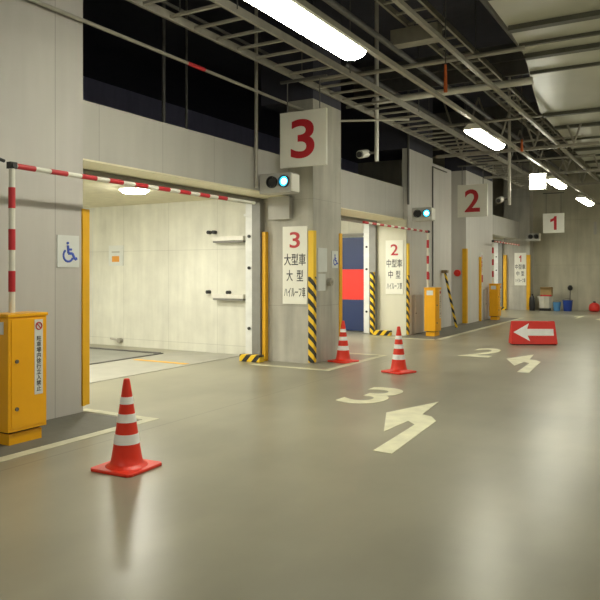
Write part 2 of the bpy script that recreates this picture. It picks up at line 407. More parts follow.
# ------------------------------------------------------------------ corner guards and posts
def corner_guard(x, y, label, mat, z0=0.02, z1=2.22, sx=-1, sy=1, w=0.08):
    """L-shaped guard wrapped on a vertical corner at (x,y); the wall lies towards sx, sy"""
    t = 0.02
    bm = MB()
    X = sorted((x + 0.0 - sx * t, x + sx * w)); Y = sorted((y - sy * t, y))
    box(bm, X[0], X[1], Y[0], Y[1], z0, z1)
    X = sorted((x - sx * t, x)); Y = sorted((y, y + sy * w))
    box(bm, X[0], X[1], Y[0], Y[1], z0, z1)
    return tag(obj('corner_guard', bm, mat), label, 'corner guard', 'corner guards on the walls')
corner_guard(-5.57, 10.04, 'corner guard, yellow above and hazard striped below, beside the board reading 3', M['hazard_split'])
corner_guard(-6.1, 15.7, 'corner guard, yellow above and hazard striped below, beside the board reading 2', M['hazard_split'])
corner_guard(-5.95, 20.0, 'plain yellow corner guard under the hanging sign 2', M['yellow_guard'], w=0.11)
corner_guard(-5.9, 28.5, 'plain yellow corner guard right of the board reading 1', M['yellow_guard'], w=0.12)
corner_guard(-5.57, 11.07, 'yellow corner guard on the rear edge of the pillar marked 3', M['yellow_guard'], sy=-1)
corner_guard(-5.83, 5.33, 'yellow corner guard on the near wall edge at the nearest lift opening', M['yellow_guard'], 0.07, 2.22, sy=-1, w=0.02)
# widen that one into a real post standing just off the edge
bm = MB(); box(bm, -5.93, -5.83, 5.352, 5.43, 0.07, 2.22)
tag(obj('guard_post', bm, M['yellow_guard'], bevel=0.008), 'yellow post standing against the end of the near wall', 'post', 'yellow posts at the openings')
def post(x0, x1, y0, y1, mat, label, z1=2.22):
    bm = MB(); box(bm, x0, x1, y0, y1, 0.0, z1)
    tag(obj('guard_post', bm, mat, bevel=0.006), label, 'post', 'yellow posts at the openings')
post(-6.52, -6.45, 9.94, 10.035, M['yellow_guard'], 'slim yellow post left of the board reading 3')
post(-6.975, -6.89, 15.44, 15.55, M['hazard'], 'short hazard striped post at the left edge of the wall with board 2', 1.53)
post(-6.91, -6.79, 28.36, 28.495, M['yellow_guard'], 'yellow post left of the board reading 1')
post(-5.948, -5.88, 21.35, 21.42, M['yellow_guard'], 'thin pale yellow post on the wall before the farthest cabinet', 2.0)
def kerb(x0, x1, y0, y1, label):
    bm = MB(); box(bm, x0, x1, y0, y1, 0, 0.12)
    tag(obj('hazard_kerb', bm, M['hazard_bar'], bevel=0.01), label, 'kerb', 'hazard kerbs at the lift doors')
kerb(-6.84, -6.42, 9.72, 9.86, 'black and yellow kerb block on the floor at the foot of the slim yellow post')
kerb(-6.87, -6.42, 15.38, 15.5, 'black and yellow kerb block under the wall with board 2')
kerb(-7.2, -6.75, 28.1, 28.25, 'black and yellow kerb block at the far opening')

# wall inside the lift room: two guide rails with brackets, a notice
def guide_rail(z, xb, n, label):
    t = thing('guide_rail', label, 'rail', (-7.55, 10.5, z), 0, 'rails on the lift room wall')
    bm = MB(); box(bm, -0.36, 0.36, -0.16, -0.002, -0.04, 0.04); obj('rail_body', bm, M['steel_pale'], t, 0.006)
    bm = MB(); box(bm, -0.34, 0.34, -0.14, -0.02, -0.075, -0.041); obj('rail_lip', bm, M['frame_grey'], t)
    for x in xb:
        bm = MB(); tube(bm, (x, -0.002, 0.13 if n else 0.07), (x, -0.09, 0.13 if n else 0.07), 0.035, 10); obj('sensor', bm, M['black'], t)
    return t
guide_rail(2.15, (-0.50, -0.38), 1, 'upper pale guide rail on the wall of the nearest lift room')
guide_rail(1.08, (-0.52, -0.05), 0, 'lower pale guide rail on the wall of the nearest lift room')
t = thing('wall_notice', 'small white notice with an orange picture inside the nearest lift room', 'notice', (-10.5, 10.5, 1.66))
bxobj('notice_board', (-0.2, 0.2, -0.02, 0, 0, 0.42), M['paper'], t)
bxobj('orange_picture', (-0.10, 0.10, -0.026, -0.02, 0.08, 0.2), M['orange'], t)
bxobj('caption', (-0.11, 0.11, -0.026, -0.02, 0.27, 0.30), M['grey_box'], t)
bm = MB(); tube(bm, (-10.35, 10.49, 0.12), (-10.35, 10.40, 0.12), 0.05, 10); tube(bm, (-10.35, 10.42, 0.12), (-10.55, 10.38, 0.16), 0.02, 8)
tag(obj('wall_tap', bm, M['steel']), 'small metal fitting low on the lift room wall', 'fitting')

# striped leaf seen inside lift room 2
t = thing('striped_door', 'navy and red striped door leaf inside the second lift room', 'door', (-7.98, 16.1, 0))
bxobj('upper_panel', (-0.62, 0.58, -0.04, 0.0, 1.60, 2.42), M['navy'], t)
bxobj('middle_panel', (-0.62, 0.58, -0.042, 0.0, 0.82, 1.598), M['red_panel'], t)
bxobj('lower_panel', (-0.62, 0.58, -0.04, 0.0, 0.02, 0.818), M['navy'], t)
bxobj('door_edge', (0.582, 0.63, -0.06, 0.0, 0.02, 2.46), M['frame_grey'], t)
bxobj('top_rail', (-0.62, 0.75, -0.05, 0.0, 2.46, 2.52), M['frame_grey'], t)

# ------------------------------------------------------------------ signs
def hanging_sign(n, x0, x1, y, z0, z1, label):
    t = thing('hanging_sign', label, 'sign', ((x0 + x1) / 2, y, z0), 0, 'hanging bay number signs')
    w = x1 - x0; h = z1 - z0
    bxobj('sign_board', (-w / 2, w / 2, 0, 0.05, 0, h), M['sign_white'], t, 0.006)
    text('numeral', n, M['sign_red'], t, (0, -0.001, h * 0.5), h * 0.70, w * (0.51 if n != '1' else 0.36), bold=0.018)
    for s in (-1, 1):
        bm = MB(); tube(bm, (s * w * 0.35, 0.025, h), (s * w * 0.35, 0.025, 4.51 - z0), 0.009, 6)
        obj('hanger_rod', bm, M['steel_dark'], t)
    bxobj('hanger_bar', (-w / 2, w / 2, 0.0, 0.05, 4.51 - z0, 4.548 - z0), M['steel_dark'], t)
hanging_sign('3', -5.76, -4.93, 9.3, 3.17, 4.04, 'large white hanging sign with red numeral 3')
hanging_sign('2', -5.96, -5.11, 19.2, 3.08, 3.99, 'white hanging sign with red numeral 2')
hanging_sign('1', -5.20, -4.43, 27.5, 3.02, 3.76, 'small white hanging sign with red numeral 1 before the back wall')

def bay_board(n, l1, l2, l3, x0, x1, y, label):
    t = thing('bay_board', label, 'sign', ((x0 + x1) / 2, y, 0.99), 0, 'vehicle size boards')
    w = x1 - x0
    bxobj('board', (-w / 2, w / 2, -0.02, -0.002, 0, 1.31), M['sign_white'], t)
    text('numeral', n, M['sign_red'], t, (0, -0.021, 1.08), 0.27, w * (0.42 if n != '1' else 0.22), bold=0.012)
    text('lettering', l1, M['ink'], t, (0, -0.021, 0.75), 0.20, w * 0.88, bold=0.007)
    for k, ch in enumerate(l2): text('lettering', ch, M['ink'], t, ((k - 0.5) * w * 0.42, -0.021, 0.48), 0.19, w * 0.26, bold=0.007)
    text('lettering', l3, M['ink'], t, (0, -0.021, 0.20), 0.17, w * 0.86, bold=0.005)
bay_board('3', '大型車', '大型', 'ハイルーフ車', -6.15, -5.67, 10.04, 'white board with red 3 and black Japanese lettering on the concrete pillar')
bay_board('2', '中型車', '中型', 'ハイルーフ車', -6.65, -6.19, 15.665, 'white board with red 2 and black Japanese lettering on the pale wall')
bay_board('1', '中型車', '中型', 'ハイルーフ車', -6.49, -6.03, 28.50, 'small far white board with red 1 and black Japanese lettering')

def wheelchair_sign(loc, rotz, w, h, label):
    t = thing('wheelchair_sign', label, 'sign', loc, rotz, 'wheelchair symbol signs')
    bxobj('sign_plate', (-w / 2, w / 2, -0.012, -0.002, 0, h), M['paper'], t)
    bm = MB(); s = h * 0.70; y = -0.016
    def P(u, v): return ((u - 0.46) * s, y, v * s + h * 0.14)
    r = 0.018 * s / 0.33
    # wheel: an open ring, torso, arm, thigh, shin and foot, head
    ring = [P(0.44 + 0.27 * math.cos(math.radians(a)), 0.33 + 0.27 * math.sin(math.radians(a))) for a in range(125, 345, 10)]
    path(bm, ring, r, 6)
    path(bm, [P(0.42, 0.78), P(0.45, 0.42), P(0.68, 0.42), P(0.82, 0.16), P(0.94, 0.21)], r * 1.25, 6)
    path(bm, [P(0.43, 0.60), P(0.64, 0.60)], r, 6)
    bmesh.ops.scale(bm, vec=(1, 0.3, 1), space=Matrix.Translation((0, -y, 0)), verts=bm.verts[:])
    tube(bm, (P(0.41, 0.88)[0], -0.013, P(0, 0.88)[2]), (P(0.41, 0.88)[0], -0.02, P(0, 0.88)[2]), 0.06 * s, 14)
    obj('wheelchair_symbol', bm, M['blue_ink'], t)
wheelchair_sign((-5.83, 5.12, 1.58), PI / 2, 0.29, 0.34, 'white sign with blue wheelchair symbol on the near wall')
wheelchair_sign((-5.57, 10.82, 1.60), PI / 2, 0.23, 0.30, 'small faded wheelchair sign on the side of the pillar marked 3')
def sheet(name, ext, mat, label, cat, group=None):
    bm = MB(); box(bm, *ext); tag(obj(name, bm, mat), label, cat, group)
sheet('notice_sheet', (-5.57, -5.558, 10.20, 10.52, 1.53, 1.94), M['paper'], 'upper blank white sheet on the side of the pillar marked 3', 'notice', 'sheets on the pillar')
sheet('notice_sheet', (-5.57, -5.555, 10.20, 10.46, 1.21, 1.50), M['paper'], 'lower smaller white sheet on the side of the pillar marked 3', 'notice', 'sheets on the pillar')
bm = MB(); tube(bm, (-5.57, 10.58, 1.36), (-5.49, 10.58, 1.36), 0.07, 16); tube(bm, (-5.49, 10.58, 1.36), (-5.47, 10.58, 1.36), 0.03, 12)
tag(obj('alarm_bell', bm, M['steel'], bevel=0.006), 'round grey bell beside the two sheets on the pillar', 'bell')

# ------------------------------------------------------------------ signal lights
def signal(x, y, z, lit, label, left=-0.35):
    t = thing('signal_light', label, 'signal light', (x, y, z), 0, 'exit signal lights')
    bxobj('housing', (left, 0.29, 0, 0.27, -0.17, 0.14), M['grey_box'], t, 0.012)
    bxobj('end_cap', (0.29, 0.31, 0.02, 0.25, -0.15, 0.12), M['sign_white'], t, 0.004)
    bxobj('bracket', (-0.15, -0.05, 0.27, 0.40, -0.06, 0.06), M['steel_dark'], t)
    for k, cx in enumerate((-0.03, 0.19)):
        bm = MB()
        n = 20
        for i in range(n):   # hood ring
            a0, a1 = 2 * PI * i / n, 2 * PI * (i + 1) / n
            def pt(a, r, yy): return bm.verts.new((cx + r * math.cos(a), yy, r * math.sin(a)))
            q = [pt(a0, 0.092, -0.05), pt(a1, 0.092, -0.05), pt(a1, 0.092, 0.0), pt(a0, 0.092, 0.0)]; bm.faces.new(q)
            q = [pt(a0, 0.08, -0.05), pt(a1, 0.08, -0.05), pt(a1, 0.08, 0.0), pt(a0, 0.08, 0.0)]; bm.faces.new(q)
            q = [pt(a0, 0.092, -0.05), pt(a1, 0.092, -0.05), pt(a1, 0.08, -0.05), pt(a0, 0.08, -0.05)]; bm.faces.new(q)
        obj('lamp_hood', bm, M['black'], t)
        bm = MB(); tube(bm, (cx, 0.0, 0), (cx, -0.02, 0), 0.074, 20)
        l = obj('lens', bm, M['cyan'] if (lit and k) else M['black'], t)
        l['label'] = 'glowing cyan lens' if (lit and k) else 'dark unlit lens'
        if lit and k:
            bm = MB(); tube(bm, (cx, -0.02, 0), (cx, -0.026, 0), 0.05, 16); c = obj('lens_core', bm, M['cyan_core'], l)
signal(-5.74, 9.1, 2.93, True, 'grey two-lamp signal with lit cyan lens under the hanging sign 3', -0.28)
signal(-5.66, 15.29, 2.89, True, 'two-lamp signal with lit cyan lens high on the wall right of board 2', -0.18)
signal(-5.74, 28.05, 2.92, False, 'unlit two-lamp signal near the hanging sign 1', -0.22)

t = thing('junction_box', 'grey metal junction box just under the lit signal at the pillar marked 3', 'junction box', (-6.16, 10.04, 2.43))
bxobj('box_body', (-0.2, 0.2, -0.12, -0.002, 0, 0.36), M['grey_box'], t, 0.01)
bxobj('cover', (-0.21, 0.21, -0.13, -0.121, -0.01, 0.37), M['grey_box'], t, 0.003)

# ------------------------------------------------------------------ barrier cabinets and folding arms
def cabinet(x, y, label):
    t = thing('barrier_cabinet', label, 'barrier cabinet', (x, y, 0), 0, 'yellow barrier cabinets')
    bxobj('plinth', (-0.25, -0.03, 0.03, 0.38, 0, 0.10), M['yellow'], t, 0.004)
    bxobj('body', (-0.28, 0, 0, 0.41, 0.12, 1.13), M['yellow'], t, 0.006)
    bxobj('lid', (-0.29, 0.01, -0.01, 0.42, 1.131, 1.16), M['yellow'], t, 0.004)
    bxobj('shadow_gap', (-0.24, -0.05, 0.04, 0.37, 0.10, 0.12), M['black'], t)
    bxobj('access_door', (0.0, 0.006, 0.03, 0.38, 0.15, 1.11), M['yellow'], t, 0.002)
    for z in (0.74, 0.32):
        bm = MB(); tube(bm, (0.006, 0.08, z), (0.02, 0.08, z), 0.017, 10); obj('lock', bm, M['steel_dark'], t)
    pl = bxobj('warning_label', (0.006, 0.009, 0.27, 0.36, 0.42, 1.10), M['paper'], t)
    pl['label'] = 'white vertical warning label'
    text('lettering', '\n'.join('駐車場内徐行立入禁止'), M['ink'], pl, (0.0095, 0.315, 0.70), 0.50, 0.052, rot=(PI / 2, 0, PI / 2), bold=0.015, depth=0.001)
    bm = MB(); pts = [(0.011, 0.315 + 0.032 * math.cos(2 * PI * i / 16), 1.04 + 0.032 * math.sin(2 * PI * i / 16)) for i in range(17)]
    path(bm, pts, 0.006, 5); path(bm, [(0.011, 0.293, 1.062), (0.011, 0.337, 1.018)], 0.005, 5)
    obj('prohibition_mark', bm, M['sign_red'], pl)
    pl2 = bxobj('side_label', (-0.22, -0.06, -0.004, -0.0005, 0.98, 1.09), M['paper'], t)
    return t
def boom_barrier(x, y, z, length, sgn, label, plain=0.0):
    """upright striped pole from the cabinet lid with a striped arm folded level"""
    t = thing('boom_barrier', label, 'barrier', (x, y, 1.16), 0, 'red and white barrier arms')
    H = z - 1.16
    bm = MB(); tube(bm, (0, 0, 0), (0, 0, H), 0.028, 12); up = obj('upright_pole', bm, M['white_bar'], t)
    zz = H - 0.20
    while zz > 0.05:
        bm = MB(); tube(bm, (0, 0, max(0, zz - 0.19)), (0, 0, zz), 0.031, 12); obj('red_band', bm, M['red_bar'], up)
        zz -= 0.38
    bm = MB(); tube(bm, (0, 0, H), (0, sgn * length, H), 0.023, 12); arm = obj('level_arm', bm, M['white_bar'], t)
    yy = 0.05; 
    while yy < length - plain - 0.1:
        bm = MB(); tube(bm, (0, sgn * yy, H), (0, sgn * (yy + 0.20), H), 0.026, 12); obj('red_band', bm, M['red_bar'], arm)
        yy += 0.38
    bm = MB(); box(bm, -0.03, 0.03, -0.035, 0.035, H - 0.03, H + 0.03); tube(bm, (0.03, 0, H), (0.045, 0, H), 0.025, 12)
    obj('elbow_joint', bm, M['black'], t)
    return t
cabinet(-5.22, 3.93, 'near yellow barrier cabinet with white vertical label at the left edge')
boom_barrier(-5.42, 4.12, 2.5, 3.95, 1, 'red and white barrier arm level across the nearest lift opening', 0.55)
cabinet(-5.41, 15.72, 'yellow barrier cabinet right of the board reading 2')
boom_barrier(-5.67, 15.92, 2.5, 3.6, -1, 'red and white barrier arm reaching left over the second lift opening')
cabinet(-5.55, 22.1, 'farthest yellow barrier cabinet, by the last lift opening')
boom_barrier(-5.76, 22.3, 2.52, 3.6, 1, 'farthest red and white barrier arm by the last lift opening')
bm = MB(); path(bm, [(-5.42, 4.04, 2.53), (-5.42, 3.6, 2.62), (-5.42, 3.1, 2.74), (-5.6, 2.6, 2.9), (-5.8, 2.4, 3.0)], 0.016, 8)
tag(obj('arm_cable', bm, M['black'], smooth=True), 'black cable running from the elbow of the near barrier arm out of frame', 'cable')

# narrow red and white notice strips and low covers on the wall beside the two far cabinets
def strip(x, y0, y1, z0, z1, label):
    t = thing('notice_strip', label, 'notice', (x, (y0 + y1) / 2, z0), 0, 'red and white notice strips')
    w = (y1 - y0) / 2; h = z1 - z0
    bxobj('strip_plate', (0.002, 0.014, -w, w, 0, h), M['paper'], t)
    bm = MB(); box(bm, 0.014, 0.018, -w * 0.75, w * 0.75, h * 0.10, h * 0.32); obj('red_symbol', bm, M['red_bar'], t)
    text('lettering', '\n'.join('注意徐行'), M['red_bar'], t, (0.0145, 0, h * 0.67), h * 0.5, w * 1.0, rot=(PI / 2, 0, PI / 2), bold=0.01, depth=0.002)
strip(-6.1, 17.02, 17.24, 1.25, 2.05, 'tall red and white notice strip above the middle cabinet')
strip(-5.95, 21.52, 21.80, 1.1, 2.15, 'tall red and white notice strip before the farthest cabinet')
def low_cover(x, y0, y1, label):
    t = thing('wall_cover', label, 'wall cabinet', (x, y0, 0.02), 0, 'low wall covers')
    bxobj('cover_body', (0.002, 0.08, 0, y1 - y0, 0, 0.95), M['beige_box'], t, 0.008)
    bm = MB(); tube(bm, (0.08, 0.05, 0.5), (0.095, 0.05, 0.5), 0.015, 8); obj('latch', bm, M['black'], t)
low_cover(-6.1, 16.0, 16.55, 'low beige cover on the wall left of the middle cabinet')
low_cover(-5.95, 21.84, 22.06, 'low beige cover on the wall behind the farthest cabinet')
# leaning striped rod, red alarm
t = thing('striped_rod', 'black and yellow rod leaning by the recess before the hanging sign 2', 'rod', (-5.9, 18.5, 0))
bm = MB(); tube(bm, (0.1, 0.1, 0.0), (-0.14, -0.15, 1.5), 0.035, 12); obj('rod', bm, M['hazard'], t)
bm = MB(); box(bm, -0.22, -0.06, -0.24, -0.09, 1.50, 1.58); obj('handle', bm, paint('brown_handle', (0.22, 0.15, 0.08)), t, 0.01)
bm = MB(); tube(bm, (-6.2, 20.0, 1.5), (-6.2, 19.93, 1.5), 0.10, 18); tube(bm, (-6.2, 19.93, 1.5), (-6.2, 19.90, 1.5), 0.04, 12)
tag(obj('alarm_button', bm, M['red'], bevel=0.006), 'round red alarm button left of the yellow guard under hanging sign 2', 'alarm')

# ------------------------------------------------------------------ traffic cones
def cone(x, y, rot, label):
    t = thing('traffic_cone', label, 'traffic cone', (x, y, 0), rot, 'red traffic cones')
    s = 0.205; c = 0.03
    bm = MB(); prism(bm, [(-s + c, -s), (s - c, -s), (s, -s + c), (s, s - c), (s - c, s), (-s + c, s), (-s, s - c), (-s, -s + c)], 0.0, 0.025)
    obj('base', bm, M['red_cone'], t, 0.008)
    def r(z): return 0.122 - (z - 0.05) * (0.122 - 0.026) / 0.63
    bm = MB(); lathe(bm, [(0.165, 0.024), (0.155, 0.034), (0.135, 0.042), (0.124, 0.055)] + [(r(z), z) for z in (0.1, 0.2, 0.3, 0.4, 0.5, 0.6, 0.68)] + [(0.022, 0.695), (0.014, 0.70)], 36)
    obj('cone_body', bm, M['red_cone'], t, smooth=True)
    for z0, z1 in ((0.20, 0.275), (0.365, 0.43), (0.505, 0.56)):
        bm = MB(); lathe(bm, [(r(z0) + 0.002, z0), (r(z1) + 0.002, z1)], 36); o = obj('reflective_band', bm, M['white_band'], t, smooth=True)
        o['label'] = 'white reflective band'
cone(-3.87, 3.98, math.radians(3), 'nearest red and white traffic cone, alone at the left')
cone(-5.27, 10.56, math.radians(-15), 'traffic cone standing against the side of the pillar marked 3')
cone(-3.98, 9.87, math.radians(-20), 'traffic cone in the lane just beyond the floor numeral 3')

# ------------------------------------------------------------------ red arrow board
t = thing('arrow_board', 'red block board with white left-pointing arrow standing on the floor', 'sign', (-3.05, 15.05, 0), math.radians(27))
t.scale = (0.9, 0.9, 0.92)
bm = MB()
A = [(-0.53, -0.16, 0.02), (0.53, -0.16, 0.02), (0.53, 0.16, 0.02), (-0.53, 0.16, 0.02), (-0.50, -0.02, 0.54), (0.50, -0.02, 0.54), (0.50, 0.04, 0.54), (-0.50, 0.04, 0.54)]
vs = [bm.verts.new(p) for p in A]
for f in ((0, 3, 2, 1), (4, 5, 6, 7), (0, 1, 5, 4), (1, 2, 6, 5), (2, 3, 7, 6), (3, 0, 4, 7)): bm.faces.new([vs[i] for i in f])
obj('board_body', bm, M['red'], t, 0.015)
bxobj('rubber_foot', (-0.50, 0.50, -0.14, 0.14, 0, 0.02), M['black'], t)
bm = MB()
def Q(u, v, d):   # a point on the sloping front face
    k = (v - 0.02) / 0.52; return (u, -0.16 + 0.14 * k - d, v)
AR = [(-0.47, 0.29), (-0.10, 0.49), (-0.15, 0.365), (0.45, 0.365), (0.45, 0.215), (-0.15, 0.215), (-0.10, 0.09)]
lo = [bm.verts.new(Q(u, v, 0.001)) for u, v in AR]; hi = [bm.verts.new(Q(u, v, 0.006)) for u, v in AR]
for i in range(7): bm.faces.new((lo[i], lo[(i + 1) % 7], hi[(i + 1) % 7], hi[i]))
bm.faces.new(hi); bm.faces.new(lo[::-1]); bmesh.ops.triangulate(bm, faces=[f for f in bm.faces if len(f.verts) > 4])
obj('white_arrow', bm, M['white_band'], t)

# ------------------------------------------------------------------ clutter at the back wall
def bucket(x, y, r, h, mat, label, name='bucket'):
    t = thing(name, label, 'bucket', (x, y, 0), 0, 'buckets at the back wall')
    bm = MB(); lathe(bm, [(r * 0.78, 0), (r * 0.8, 0.01), (r, h - 0.02), (r * 1.06, h - 0.02), (r * 1.06, h), (r * 0.93, h), (r * 0.75, 0.03)], 20)
    obj('bucket_body', bm, mat, t, smooth=True)
    bm = MB(); path(bm, [(r * 1.05 * math.cos(a), 0, h - 0.02 + 0.5 * r * math.sin(a)) for a in [PI * i / 8 for i in range(9)]], 0.006, 5)
    obj('handle', bm, M['steel_dark'], t)
bucket(-4.88, 28.6, 0.15, 0.34, M['light_blue'], 'light blue bucket at the back wall')
bucket(-4.48, 28.6, 0.185, 0.42, M['blue'], 'dark blue bucket at the back wall')
t = thing('red_container', 'round red container on the floor against the back wall', 'container', (-3.52, 28.7, 0))
bm = MB(); lathe(bm, [(0.13, 0), (0.19, 0.04), (0.21, 0.14), (0.18, 0.27), (0.10, 0.33), (0.05, 0.35)], 20); obj('container_body', bm, M['red'], t, smooth=True)
bm = MB(); lathe(bm, [(0.05, 0.351), (0.05, 0.39), (0.03, 0.40)], 12); obj('cap', bm, M['black'], t)
t = thing('mop', 'mop with dark head leaning on the back wall behind the dark blue bucket', 'mop', (-4.46, 28.96, 0))
bm = MB(); tube(bm, (0, 0, 0), (0.0, 0.14, 0.82), 0.016, 8); obj('pole', bm, M['steel_dark'], t)
bm = MB(); lathe(bm, [(0.04, 0.80), (0.09, 0.84), (0.10, 0.92), (0.05, 1.0)], 12, (0.0, 0.125, 0)); obj('head', bm, M['black'], t)
t = thing('storage_bin', 'off-white bin standing at the back wall', 'bin', (-5.33, 28.6, 0))
bm = MB(); lathe(bm, [(0.24, 0.10), (0.25, 0.12), (0.29, 0.52), (0.30, 0.56), (0.28, 0.57)], 8); obj('bin_body', bm, M['sack'], t)
bm = MB(); box(bm, -0.17, 0.2, -0.2, 0.2, 0.0, 0.098); obj('trolley', bm, M['black'], t)
t = thing('cardboard_box', 'brown cardboard box on top of the off-white bin', 'box', (-5.28, 28.62, 0.57))
bxobj('carton', (-0.2, 0.22, -0.16, 0.16, 0.0, 0.36), M['card'], t, 0.005)
bxobj('flap', (-0.2, 0.22, -0.24, -0.165, 0.33, 0.345), M['card'], t)
bxobj('red_tape', (-0.2, 0.22, -0.164, -0.161, 0.0, 0.06), M['red_bar'], t)
t = thing('black_bag', 'black bag slumped between the end pillar and the off-white bin', 'bag', (-5.76, 28.3, 0))
bm = MB(); lathe(bm, [(0.10, 0), (0.12, 0.2), (0.11, 0.4), (0.10, 0.5), (0.05, 0.6), (0.03, 0.66)], 12); obj('bag_body', bm, M['black'], t, smooth=True)
sheet('wall_plate', (-3.6, -3.5, 29.15, 29.198, 3.0, 3.5), M['grey_box'], 'small pale plate high on the back wall at the right', 'wall plate')

# ------------------------------------------------------------------ lamps
def batten(x, y0, y1, z, label, w=0.27):
    yc = (y0 + y1) / 2; L = (y1 - y0) / 2
    t = thing('strip_lamp', label, 'ceiling lamp', (x, yc, z), 0, 'fluorescent strip lamps over the lane')
    bm = MB()
    prof = [(-w / 2, 0.0), (-w / 2 - 0.015, 0.02), (-0.06, 0.10), (0.06, 0.10), (w / 2 + 0.015, 0.02), (w / 2, 0.0)]
    a = [bm.verts.new((px, -L, pz)) for px, pz in prof]; b = [bm.verts.new((px, L, pz)) for px, pz in prof]
    for i in range(6): bm.faces.new((a[i], a[(i + 1) % 6], b[(i + 1) % 6], b[i]))
    bm.faces.new(a[::-1]); bm.faces.new(b)
    obj('lamp_housing', bm, M['sign_white'], t)
    bm = MB()
    n = 8; ra = []; rb = []
    for i in range(n + 1):
        an = PI * i / n
        ra.append(bm.verts.new((w / 2 * 0.97 * math.cos(an), -L + 0.02, -0.002 - 0.078 * math.sin(an)))); rb.append(bm.verts.new((w / 2 * 0.97 * math.cos(an), L - 0.02, -0.002 - 0.078 * math.sin(an))))
    for i in range(n): bm.faces.new((ra[i], ra[i + 1], rb[i + 1], rb[i]))
    bm.faces.new(ra); bm.faces.new(rb[::-1]); bm.faces.new((ra[0], ra[-1], rb[-1], rb[0]))
    obj('glowing_diffuser', bm, M['tube'], t)
    for s in (-1, 1):
        bm = MB(); tube(bm, (0, s * L * 0.7, 0.10), (0, s * L * 0.7, 0.13), 0.012, 6); obj('hanger', bm, M['steel_dark'], t)
LX = -3.31
batten(LX, 4.45, 6.90, 3.945, 'largest and nearest glowing strip lamp at the top of the picture', 0.32)
batten(LX, 11.45, 13.2, 3.92, 'second glowing strip lamp along the lane')
batten(LX, 18.5, 20.2, 3.9, 'third glowing strip lamp, just right of the square lamp')
batten(LX, 23.6, 25.8, 3.9, 'farthest glowing strip lamp above and right of hanging sign 1')
batten(LX, -2.2, 0.1, 3.88, 'glowing strip lamp added unseen behind the camera for more light')  # extra lamp out of view, continues the row for more light
for k, (y, s) in enumerate(((0.5, 'nearest'), (6.5, 'second'), (12.5, 'third'), (18.5, 'fourth'), (24.5, 'farthest'))):
    batten(3.6, y - 1.15, y + 1.15, 3.88, '%s unseen strip lamp of a right-hand row added to brighten the lane' % s)  # added row out of view, brightens the lane and its far end
t = thing('square_lamp', 'bright square lamp hanging at the start of the third strip lamp', 'ceiling lamp', (-3.41, 17.4, 3.53))
t.scale = (0.84, 0.84, 0.84)
bxobj('lamp_frame', (-0.24, 0.24, 0.0, 0.12, 0.0, 0.48), M['sign_white'], t, 0.005)
bxobj('glowing_face', (-0.215, 0.215, -0.006, -0.001, 0.025, 0.455), M['tube_far'], t)
bm = MB(); tube(bm, (0, 0.06, 0.48), (0, 0.06, 0.60), 0.015, 6); obj('hanger', bm, M['steel_dark'], t)
def dome(x, y, label, mat='dome_glow', r=0.24):
    t = thing('round_lamp', label, 'ceiling lamp', (x, y, 2.9), 0, 'round lamps in the lift rooms')
    bm = MB(); tube(bm, (0, 0, -0.04), (0, 0, 0), r * 1.05, 24); obj('lamp_rim', bm, M['sign_white'], t)
    bm = MB(); lathe(bm, [(r * 0.3, -0.10), (r * 0.75, -0.085), (r, -0.042)], 24); obj('glowing_dome', bm, M[mat], t, smooth=True)
dome(-7.95, 8.35, 'round glowing ceiling lamp in the nearest lift room')
dome(-11.0, 6.8, 'unseen round lamp added deep in the nearest lift room for brightness', 'room_glow', 0.3)  # extra lamp out of view, added to light the room
dome(-7.9, 5.3, 'unseen round lamp added behind the near wall to brighten the nearest lift room', 'room_glow', 0.3)  # hidden extra lamp, put in to fill the room with light
dome(-7.7, 13.6, 'round ceiling lamp in the second lift room', 'room_glow', 0.3)
dome(-10.0, 12.5, 'unseen round lamp added deep in the second lift room for more light', 'room_glow', 0.3)  # second lamp put in here because the room was too dim
dome(-8.0, 26.0, 'round ceiling lamp in the last lift room', 'room_glow', 0.3)

# ------------------------------------------------------------------ overhead: cable ladder, rails, pipes
def ladder(x0, x1, z, y0, y1, step, label, yr0=None):
    t = thing('cable_ladder', label, 'cable ladder', ((x0 + x1) / 2, y0, z), 0, 'overhead cable ladders')
    w = (x1 - x0) / 2; L = y1 - y0
    for s in (-1, 1):
        bm = MB(); box(bm, s * w - 0.02, s * w + 0.02, 0, L, -0.05, 0.05); obj('side_rail', bm, M['steel'], t)
    n = int(L / step)
    for i in range(n):
        bm = MB(); y = 0.15 + i * step; box(bm, -w + 0.02, w - 0.02, y - 0.022, y + 0.022, -0.03, 0.0); obj('rung', bm, M['steel'], t)
    for i in range(0, int(L / 3) + 1):
        for s in (-1, 1):
            bm = MB(); tube(bm, (s * (w + 0.03), 0.6 + 3 * i, 0), (s * (w + 0.03), 0.6 + 3 * i, TOP - z), 0.008, 6); obj('hanger_rod', bm, M['steel_dark'], t)
ladder(-5.5, -4.7, 4.6, 3.0, 26.5, 0.46, 'long galvanised cable ladder above the pillars')
ladder(-4.15, -3.6, 5.6, 3.0, 27.0, 0.5, 'higher dull cable ladder above the row of strip lamps')

